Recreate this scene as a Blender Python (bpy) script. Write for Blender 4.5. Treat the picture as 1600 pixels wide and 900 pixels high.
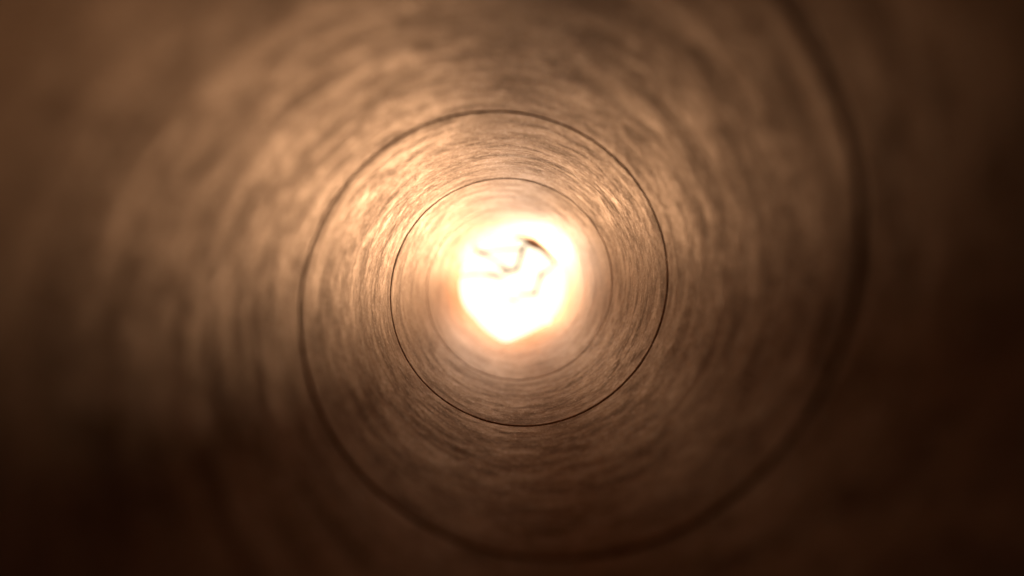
import bpy, bmesh, math, random
from mathutils import Vector, noise

# ------------------------------------------------------------------ measures
R = 0.040                 # inner radius of the tube (m)
F = 1291.0                # focal length in photo pixels (1600 wide)
VPX, VPY = 797.7, 443.3   # vanishing point of the tube axis in the photo
CX, CZ = 0.0129 * R, -0.0417 * R      # tube axis relative to the lens
Y0, Y1 = 0.95 * R, 16.1 * R           # near mouth, far end
PITCH = F * 0.002255 * R              # advance of the spiral seam per turn
YS0 = F * 0.0014975 * R               # seam depth at turn 0
PH0 = -1.0712                         # seam angle there (image sense, clockwise)

scene = bpy.context.scene
for o in list(bpy.data.objects):
    bpy.data.objects.remove(o)

# ------------------------------------------------------------------ camera
cam = bpy.data.cameras.new('camera')
cam.sensor_width = 36.0
cam.lens = F / 1600 * 36.0
cam.shift_x = (800 - VPX) / 1600
cam.shift_y = -(450 - VPY) / 1600
cam.clip_start = 0.002
cam.clip_end = 50
cam.dof.use_dof = True
cam.dof.focus_distance = F / 207.0 * R
cam.dof.aperture_fstop = cam.lens / (0.104 * R * 1000)
camo = bpy.data.objects.new('camera', cam)
camo.rotation_euler = (math.radians(90), 0, 0)
scene.collection.objects.link(camo)
scene.camera = camo

# ------------------------------------------------------------------ world, lamps, exposure
world = bpy.data.worlds.new('World')
scene.world = world
world.use_nodes = True
bg = world.node_tree.nodes['Background']
bg.inputs['Color'].default_value = (0.8, 0.85, 1.0, 1)
bg.inputs['Strength'].default_value = 0.013

def point_lamp(name, ang, s, L, radius, watts, col):
    """lamp beside the line of sight beyond the far end; ang in image sense (0 right, 90 down)"""
    d = bpy.data.lights.new(name, 'POINT')
    d.energy = watts
    d.color = col
    d.shadow_soft_size = radius
    o = bpy.data.objects.new(name, d)
    a = math.radians(ang)
    o.location = (CX + s * R * math.cos(a), Y1 + L * R, CZ - s * R * math.sin(a))
    scene.collection.objects.link(o)
    return o
FAR = (1.0, 0.53, 0.265)
NEAR = (1.0, 0.72, 0.51)
point_lamp('far_light', 40, 13.4, 100.0, 4.5 * R, 1650.0, FAR)
point_lamp('far_light', 132, 14.5, 100.0, 3.5 * R, 640.0, FAR)  # unseen fill lamp, added to lift the right wall
point_lamp('far_light', -85, 18.0, 100.0, 4.5 * R, 120.0, FAR)  # added overhead, brightens the bottom wall
point_lamp('far_light', -150, 17.0, 100.0, 4.5 * R, 220.0, FAR)  # another added fill, for the lower right wall
point_lamp('far_light', -35, 17.0, 100.0, 4.5 * R, 110.0, FAR)  # added fill, softens the dark lower left
point_lamp('high_light', -75, 2.4, 6.5, 0.6 * R, 3.0, NEAR)  # unseen lamp added to brighten the lower wall towards the end
point_lamp('rim_light', -45, 2.1, 4.0, 0.5 * R, 3.0, NEAR)  # rim lamps are added, standing in for lens glare around the opening
point_lamp('rim_light', 90, 2.1, 4.0, 0.5 * R, 6.0, NEAR)
point_lamp('rim_light', -135, 2.1, 4.0, 0.5 * R, 3.0, NEAR)
point_lamp('side_light', 128, 2.05, 3.2, 0.35 * R, 26.0, NEAR)

vs = scene.view_settings
vs.view_transform = 'Standard'
vs.look = 'None'
vs.exposure = 0.1
vs.gamma = 1.0
vs.use_curve_mapping = False
scene.cycles.use_denoising = True
scene.cycles.max_bounces = 12
scene.cycles.diffuse_bounces = 8
scene.cycles.glossy_bounces = 6
scene.cycles.sample_clamp_indirect = 6.0

# ------------------------------------------------------------------ helpers
def link(name, bm, mat, parent=None, smooth=True):
    me = bpy.data.meshes.new(name)
    bm.normal_update()
    for f in bm.faces:
        f.smooth = smooth
    bm.to_mesh(me)
    bm.free()
    me.materials.append(mat)
    o = bpy.data.objects.new(name, me)
    scene.collection.objects.link(o)
    if parent:
        o.parent = parent
    return o

def thing(name, label, cat, loc, group=None):
    o = bpy.data.objects.new(name, None)
    o.empty_display_size = 0.01
    o.location = loc
    o['label'] = label
    o['category'] = cat
    if group:
        o['group'] = group
    scene.collection.objects.link(o)
    return o

class NT:
    def __init__(s, m):
        m.use_nodes = True
        s.t = m.node_tree
        s.t.nodes.clear()
    def n(s, typ, **kw):
        nd = s.t.nodes.new(typ)
        for k, v in kw.items():
            if k.startswith('i_'):
                nd.inputs[k[2:].replace('_', ' ')].default_value = v
            else:
                setattr(nd, k, v)
        return nd
    def l(s, a, b):
        s.t.links.new(a, b)

# ------------------------------------------------------------------ materials
def kraft_material(name, base, dark, light, use_uv=True):
    """brown kraft paper; the pattern lives in the strip's own coordinates (mm along, mm across)"""
    m = bpy.data.materials.new(name)
    t = NT(m)
    out = t.n('ShaderNodeOutputMaterial')
    p = t.n('ShaderNodeBsdfPrincipled')
    df = t.n('ShaderNodeBsdfDiffuse')           # matt fibre with a thin sheen over it
    df.inputs['Roughness'].default_value = 0.3
    ms = t.n('ShaderNodeMixShader')
    ms.inputs[0].default_value = 0.22
    t.l(df.outputs[0], ms.inputs[1])
    t.l(p.outputs[0], ms.inputs[2])
    t.l(ms.outputs[0], out.inputs[0])
    if use_uv:
        tc = t.n('ShaderNodeUVMap', uv_map='strip')
        src = tc.outputs[0]
    else:
        tc = t.n('ShaderNodeTexCoord')
        sc_ = t.n('ShaderNodeVectorMath', operation='SCALE')
        sc_.inputs['Scale'].default_value = 1000
        t.l(tc.outputs['Object'], sc_.inputs[0])
        src = sc_.outputs[0]
    def noi(su, sv, detail, rough=0.55, off=0.0, dist=0.0):
        mp = t.n('ShaderNodeMapping')
        mp.inputs['Scale'].default_value = (1 / su, 1 / sv, 1 / sv)
        mp.inputs['Location'].default_value = (off, off * 1.7, 0.3)
        t.l(src, mp.inputs[0])
        nn = t.n('ShaderNodeTexNoise')
        nn.inputs['Scale'].default_value = 1.0
        nn.inputs['Detail'].default_value = detail
        nn.inputs['Roughness'].default_value = rough
        nn.inputs['Distortion'].default_value = dist
        t.l(mp.outputs[0], nn.inputs[0])
        return nn.outputs[0]
    def ramp(fac, a, b, lo=0.0, hi=1.0):
        mr = t.n('ShaderNodeMapRange')
        mr.inputs[1].default_value = a
        mr.inputs[2].default_value = b
        mr.inputs[3].default_value = lo
        mr.inputs[4].default_value = hi
        t.l(fac, mr.inputs[0])
        return mr.outputs[0]
    def math_(op, a, b):
        mm = t.n('ShaderNodeMath', operation=op)
        for i, v in enumerate((a, b)):
            if isinstance(v, (int, float)):
                mm.inputs[i].default_value = v
            else:
                t.l(v, mm.inputs[i])
        return mm.outputs[0]
    def mix(fac, a, b):
        mx = t.n('ShaderNodeMix', data_type='RGBA')
        t.l(fac, mx.inputs[0])
        for s_, v in ((6, a), (7, b)):
            if isinstance(v, tuple):
                mx.inputs[s_].default_value = v + (1,)
            else:
                t.l(v, mx.inputs[s_])
        return mx.outputs[2]
    blot = noi(13, 9, 6, 0.66, 3.1, 0.5)         # broad cloudy streaks
    mid = noi(2.2, 2.6, 6, 0.72, 9.7, 0.3)           # mottling
    fine = noi(0.7, 1.5, 3, 0.65, 21.3)
    streak = noi(20, 1.5, 4, 0.65, 33.0, 0.2)     # rub marks along the strip          # fibres
    speck = noi(0.9, 1.8, 2, 0.5, 41.0)  # pale flecks, with fine glints put into the colour
    c = mix(ramp(blot, 0.32, 0.60), dark, base)
    c = mix(ramp(mid, 0.50, 0.74, 0, 0.5), c, light)
    c = mix(ramp(mid, 0.46, 0.28, 0, 0.42), c, dark)
    c = mix(ramp(fine, 0.48, 0.26, 0, 0.75), c, dark)
    c = mix(ramp(speck, 0.62, 0.72, 0, 0.7), c, light)
    c = mix(ramp(streak, 0.44, 0.30, 0, 0.3), c, dark)
    t.l(c, p.inputs['Base Color'])
    t.l(c, df.inputs['Color'])
    r = ramp(math_('ADD', math_('MULTIPLY', blot, 0.5), math_('MULTIPLY', mid, 0.5)), 0.35, 0.65, 0.68, 0.42)
    t.l(r, p.inputs['Roughness'])
    p.inputs['Specular IOR Level'].default_value = 0.3
    h = math_('ADD', math_('MULTIPLY', mid, 0.55), math_('MULTIPLY', fine, 0.5))
    h = math_('ADD', h, math_('MULTIPLY', blot, 0.3))
    wave = noi(42, 6.5, 2, 0.5, 55.0, 0.3)       # slow waves in the paper
    h = math_('ADD', h, math_('MULTIPLY', wave, 1.5))
    bp = t.n('ShaderNodeBump')
    bp.inputs['Strength'].default_value = 1.0
    bp.inputs['Distance'].default_value = 0.00016
    t.l(h, bp.inputs['Height'])
    t.l(bp.outputs[0], p.inputs['Normal'])
    t.l(bp.outputs[0], df.inputs['Normal'])
    return m

M_ply = kraft_material('kraft_paper_inner', (0.46, 0.285, 0.150), (0.20, 0.115, 0.060), (0.66, 0.46, 0.29))
M_wall = kraft_material('grey_board', (0.26, 0.18, 0.115), (0.16, 0.11, 0.07), (0.34, 0.25, 0.17), False)

def emit_material(name, col, strength):
    m = bpy.data.materials.new(name)
    t = NT(m)
    out = t.n('ShaderNodeOutputMaterial')
    tc = t.n('ShaderNodeTexCoord')
    nn = t.n('ShaderNodeTexNoise')
    nn.inputs['Scale'].default_value = 30
    t.l(tc.outputs['Object'], nn.inputs[0])
    mr = t.n('ShaderNodeMapRange')
    mr.inputs[3].default_value = strength * 0.9
    mr.inputs[4].default_value = strength * 1.1
    t.l(nn.outputs[0], mr.inputs[0])
    e = t.n('ShaderNodeEmission')
    e.inputs[0].default_value = col + (1,)
    t.l(mr.outputs[0], e.inputs[1])
    t.l(e.outputs[0], out.inputs[0])
    return m

def plain_material(name, col, rough=0.6):
    m = bpy.data.materials.new(name)
    t = NT(m)
    out = t.n('ShaderNodeOutputMaterial')
    p = t.n('ShaderNodeBsdfPrincipled')
    tc = t.n('ShaderNodeTexCoord')
    nn = t.n('ShaderNodeTexNoise')
    nn.inputs['Scale'].default_value = 400
    nn.inputs['Detail'].default_value = 4
    t.l(tc.outputs['Object'], nn.inputs[0])
    mx = t.n('ShaderNodeMix', data_type='RGBA')
    t.l(nn.outputs[0], mx.inputs[0])
    mx.inputs[6].default_value = tuple(c * 0.7 for c in col) + (1,)
    mx.inputs[7].default_value = tuple(c * 1.3 for c in col) + (1,)
    t.l(mx.outputs[2], p.inputs['Base Color'])
    p.inputs['Roughness'].default_value = rough
    t.l(p.outputs[0], out.inputs[0])
    return m

M_shade = emit_material('lit_lamp_shade', (1.0, 0.86, 0.60), 1.75)
M_ring = plain_material('lamp_metal', (0.35, 0.33, 0.30), 0.4)

# ------------------------------------------------------------------ the cardboard tube
PLY = 0.017 * R            # thickness of the innermost paper strip
GAP = 0.051 * R            # open seam between neighbouring turns (along the axis)
tube = thing('cardboard_tube',
             'long brown cardboard tube seen from inside, one dark spiral seam winding down its wall',
             'cardboard tube', (CX, Y0, CZ))

def rag(a, end):
    """unevenness of the cut ends (m along the axis) at image angle a"""
    v = Vector((math.cos(a) * 1.6, math.sin(a) * 1.6, 3.7 if end else 9.1))
    r = 0.10 * R * noise.noise(v) + 0.05 * R * noise.noise(v * 4)
    if end:   # the far end is cut crookedly, with a nick low on the right side
        def bump(deg, wid):
            d = (a - math.radians(deg) + math.pi) % (2 * math.pi) - math.pi
            return math.exp(-(d / wid) ** 2)
        r += -1.3 * R * bump(96, 0.22) + 0.9 * R * bump(138, 0.30) + 0.5 * R * bump(60, 0.2)
        r -= 0.9 * R * bump(44, 0.06)
    return r

def fade_rag(a, y):
    f = lambda x: (lambda u: u * u * (3 - 2 * u))(min(1.0, max(0.0, x)))
    return rag(a, True) * f(3.0 - (Y1 - y) / R) + rag(a, False) * f(1.4 - (y - Y0) / R)

def shape(a, y):
    """slow out-of-round of the wall"""
    v = Vector((math.cos(a) * 1.1, math.sin(a) * 1.1, y / R * 0.45))
    return 1 + 0.006 * noise.noise(v)

def ribbon():
    """the innermost strip: one long helical ribbon, its edges turned down into the seam,
    with the soft ridge where the next strip's seam telegraphs through halfway across"""
    bm = bmesh.new()
    uvl = bm.loops.layers.uv.new('strip')
    SEG = 150
    t0 = (Y0 - YS0) / PITCH - 1.3
    t1 = (Y1 - YS0) / PITCH + 0.7
    n = int((t1 - t0) * SEG)
    W = PITCH - GAP
    prof = [(0.0, PLY * 1.02), (0.0, PLY * 0.35), (0.0016, PLY * 0.08)]
    K = 54
    prof += [(0.004, 0.0), (0.008, 0.0)]
    for i in range(1, K):
        prof.append((i / K, 0.0))
    prof += [(0.992, 0.0), (0.996, 0.0), (1 - 0.0016, PLY * 0.05), (1.0, PLY * 0.3), (1.0, PLY * 1.02)]
    rows, coords = [], []
    for i in range(n + 1):
        t = t0 + (t1 - t0) * i / n
        a = PH0 + 2 * math.pi * t
        row, cr = [], []
        # seam edges wander a little
        e0 = 0.006 * R * noise.noise(Vector((t * 7, 1.3, 0))) + 0.003 * R * noise.noise(Vector((t * 60, 1.3, 0)))
        e1 = 0.006 * R * noise.noise(Vector((t * 7, 7.3, 0))) + 0.003 * R * noise.noise(Vector((t * 60, 7.3, 0)))
        lift = 0.0035 * R * max(0, noise.noise(Vector((t * 3.1, 4.4, 0))) + 0.2)
        wob = 0.02 * noise.noise(Vector((t * 2.2, 2.4, 0)))
        amp = (0.35 + 0.9 * noise.noise(Vector((t * 2.6, 6.4, 0)))) * min(1.0, max(0.15, t / 0.9))
        for (v, dr) in prof:
            y = YS0 + PITCH * t + GAP / 2 + e0 + v * (W + e1 - e0)
            rad = R * shape(a, y) + dr
            # ridge and furrow of the covered seam
            q = (v - 0.51 - wob) / 0.020
            rad += amp * 0.010 * R * (math.exp(-q * q) - 0.7 * math.exp(-((q - 2.1) / 1.2) ** 2))
            # edges lift slightly inward
            rad -= lift * math.exp(-(v / 0.03) ** 2)
            ys = y - fade_rag(a, y)
            row.append(bm.verts.new((rad * math.cos(a), ys - Y0, -rad * math.sin(a))))
            cr.append((t * 2 * math.pi * R * 1000, v * W * 1000))
        rows.append(row)
        coords.append(cr)
    for i in range(n):
        for j in range(len(prof) - 1):
            f = bm.faces.new((rows[i][j], rows[i + 1][j], rows[i + 1][j + 1], rows[i][j + 1]))
            cc = (coords[i][j], coords[i + 1][j], coords[i + 1][j + 1], coords[i][j + 1])
            for lp, c in zip(f.loops, cc):
                lp[uvl].uv = c
    for (yy, no) in ((0.0, (0, -1, 0)), (Y1 - Y0, (0, 1, 0))):
        bmesh.ops.bisect_plane(bm, geom=bm.verts[:] + bm.edges[:] + bm.faces[:],
                               plane_co=(0, yy, 0), plane_no=no, clear_outer=True)
    for v in bm.verts:          # put the unevenness of the ends back
        y = v.co.y + Y0
        a = math.atan2(-v.co.z, v.co.x)
        v.co.y += fade_rag(a, y)
    return bm

link('inner_paper_strip', ribbon(), M_ply, tube)

def shell():
    """thick wall of the deeper plies, seen at the bottom of the seam and at the ends"""
    bm = bmesh.new()
    NA, NY = 200, 60
    ri, ro = PLY * 0.9, 0.085 * R
    def ring(y, dr, end):
        vs_ = []
        for k in range(NA):
            a = 2 * math.pi * k / NA
            yy = y + fade_rag(a, y)
            rad = R * shape(a, y) + dr
            vs_.append(bm.verts.new((rad * math.cos(a), yy - Y0, -rad * math.sin(a))))
        return vs_
    rings = []
    for i in range(NY + 1):
        rings.append(ring(Y0 + (Y1 - Y0) * i / NY, ri, -1 if i == 0 else (1 if i == NY else 0)))
    for i in range(NY, -1, -1):
        rings.append(ring(Y0 + (Y1 - Y0) * i / NY, ro, -1 if i == 0 else (1 if i == NY else 0)))
    m = len(rings)
    for i in range(m):
        A, B = rings[i], rings[(i + 1) % m]
        for k in range(NA):
            bm.faces.new((A[k], A[(k + 1) % NA], B[(k + 1) % NA], B[k]))
    bmesh.ops.recalc_face_normals(bm, faces=bm.faces[:])
    return bm
o = link('outer_wall', shell(), M_wall, tube)
o.data.shade_flat()

def img(px, py, d):
    """world point seen at photo pixel px,py at depth d"""
    return Vector(((px - VPX) * d / F, d, -(py - VPY) * d / F))

def strand_bm(bm, pts, d, origin, n=14, jit=0.0, seed=1):
    """round crooked strand through (px, py, width px) points"""
    rnd = random.Random(seed)
    P = []
    for i in range(len(pts) - 1):
        for k in range(n):
            u = k / n
            P.append([pts[i][c] * (1 - u) + pts[i + 1][c] * u for c in range(3)])
    P.append(list(pts[-1]))
    rows = []
    for (x, y, w) in P:
        c = img(x + rnd.uniform(-jit, jit), y + rnd.uniform(-jit, jit), d) - origin
        rr = w * 0.5 * d / F
        rows.append((c, rr))
    S = 10
    vr = []
    for i, (c, rr) in enumerate(rows):
        a = rows[max(0, i - 1)][0]
        b = rows[min(len(rows) - 1, i + 1)][0]
        tan = (b - a).normalized()
        u = tan.cross(Vector((0, 1, 0))).normalized()
        v = tan.cross(u).normalized()
        vr.append([bm.verts.new(c + rr * (math.cos(2 * math.pi * k / S) * u + math.sin(2 * math.pi * k / S) * v)) for k in range(S)])
    for i in range(len(vr) - 1):
        for k in range(S):
            bm.faces.new((vr[i][k], vr[i][(k + 1) % S], vr[i + 1][(k + 1) % S], vr[i + 1][k]))
    bm.faces.new(vr[0])
    bm.faces.new(vr[-1])
    bmesh.ops.recalc_face_normals(bm, faces=bm.faces[:])

# dark crescent added along the upper right of the far rim
bm = bmesh.new()
arc = [(804, 371.5, 3), (817, 373, 6), (832, 381, 15), (845, 388, 11), (857, 399, 8), (868, 412, 4)]
strand_bm(bm, arc, Y1 - 0.05 * R, Vector((CX, Y0, CZ)), 8, 0.4, 5)
M_crescent = plain_material('dark_brown', (0.05, 0.032, 0.02), 0.8)
o = link('dark_crescent', bm, M_crescent, tube)
o['label'] = 'dark crescent at the upper right of the far rim'

# thin crooked dark strands across the far opening, tied to the rim and to each other
M_strand = plain_material('strand_brown', (0.06, 0.030, 0.012), 0.8)
strands = [
    [(713, 384, 2.8), (741, 391, 3.4), (748, 394, 7.7), (757, 397, 7.7), (764, 401, 3.4), (786, 414, 2.2), (795, 422, 2.2)],
    [(757, 396, 2.2), (768, 392, 2.2), (790, 390, 2.9), (812, 389, 3.4), (822, 383, 5.5)],
    [(820, 385, 3.7), (815, 395, 6.9), (811, 408, 4.6), (808, 420, 6.4), (797, 423, 6.4), (786, 421, 6.9), (776, 418, 1.8)],
    [(712, 434, 3.4), (738, 429, 3.4), (755, 429, 3.4), (766, 430, 7.2), (776, 432, 7.2), (783, 433, 3.4), (797, 424, 1.7)],
    [(868, 412, 2.8), (852, 426, 3.2), (846, 428, 6.9), (842, 440, 3.7), (838, 452, 3.7), (837, 458, 6.4), (829, 460, 4.1), (814, 460, 3.5)],
    [(814, 460, 1.5), (808, 470, 1.7), (801, 469, 3.9), (795, 466, 1.8)],
]
for k, s in enumerate(strands):
    bm = bmesh.new()
    strand_bm(bm, s, Y1 + 0.15 * R, Vector((CX, Y0, CZ)), 6, 0.4, 20 + k)
    link('crooked_strand', bm, M_strand, tube)

# ------------------------------------------------------------------ the lamp beyond the far end
LD = Y1 + 90.0 * R
lamp = thing('lamp', 'large glowing white lamp shade filling the view beyond the far end of the tube',
             'lamp', (0, LD, -8.7 * R))
org = Vector((0, LD, -8.7 * R))
RS = 8.3 * R
bm = bmesh.new()
bmesh.ops.create_uvsphere(bm, u_segments=64, v_segments=32, radius=1.0)
for v in bm.verts:
    v.co = Vector((v.co.x * RS, v.co.y * RS * 0.45, v.co.z * RS)) + Vector((0, RS * 0.46 + 0.1 * R, 8.7 * R))
link('lamp_shade', bm, M_shade, lamp)
bm = bmesh.new()
bmesh.ops.create_cone(bm, cap_ends=True, segments=48, radius1=2.8 * R, radius2=2.0 * R, depth=0.8 * R)
for v in bm.verts:
    v.co += Vector((0, RS * 0.46, -0.05 * R))
link('lamp_foot', bm, M_ring, lamp, False)
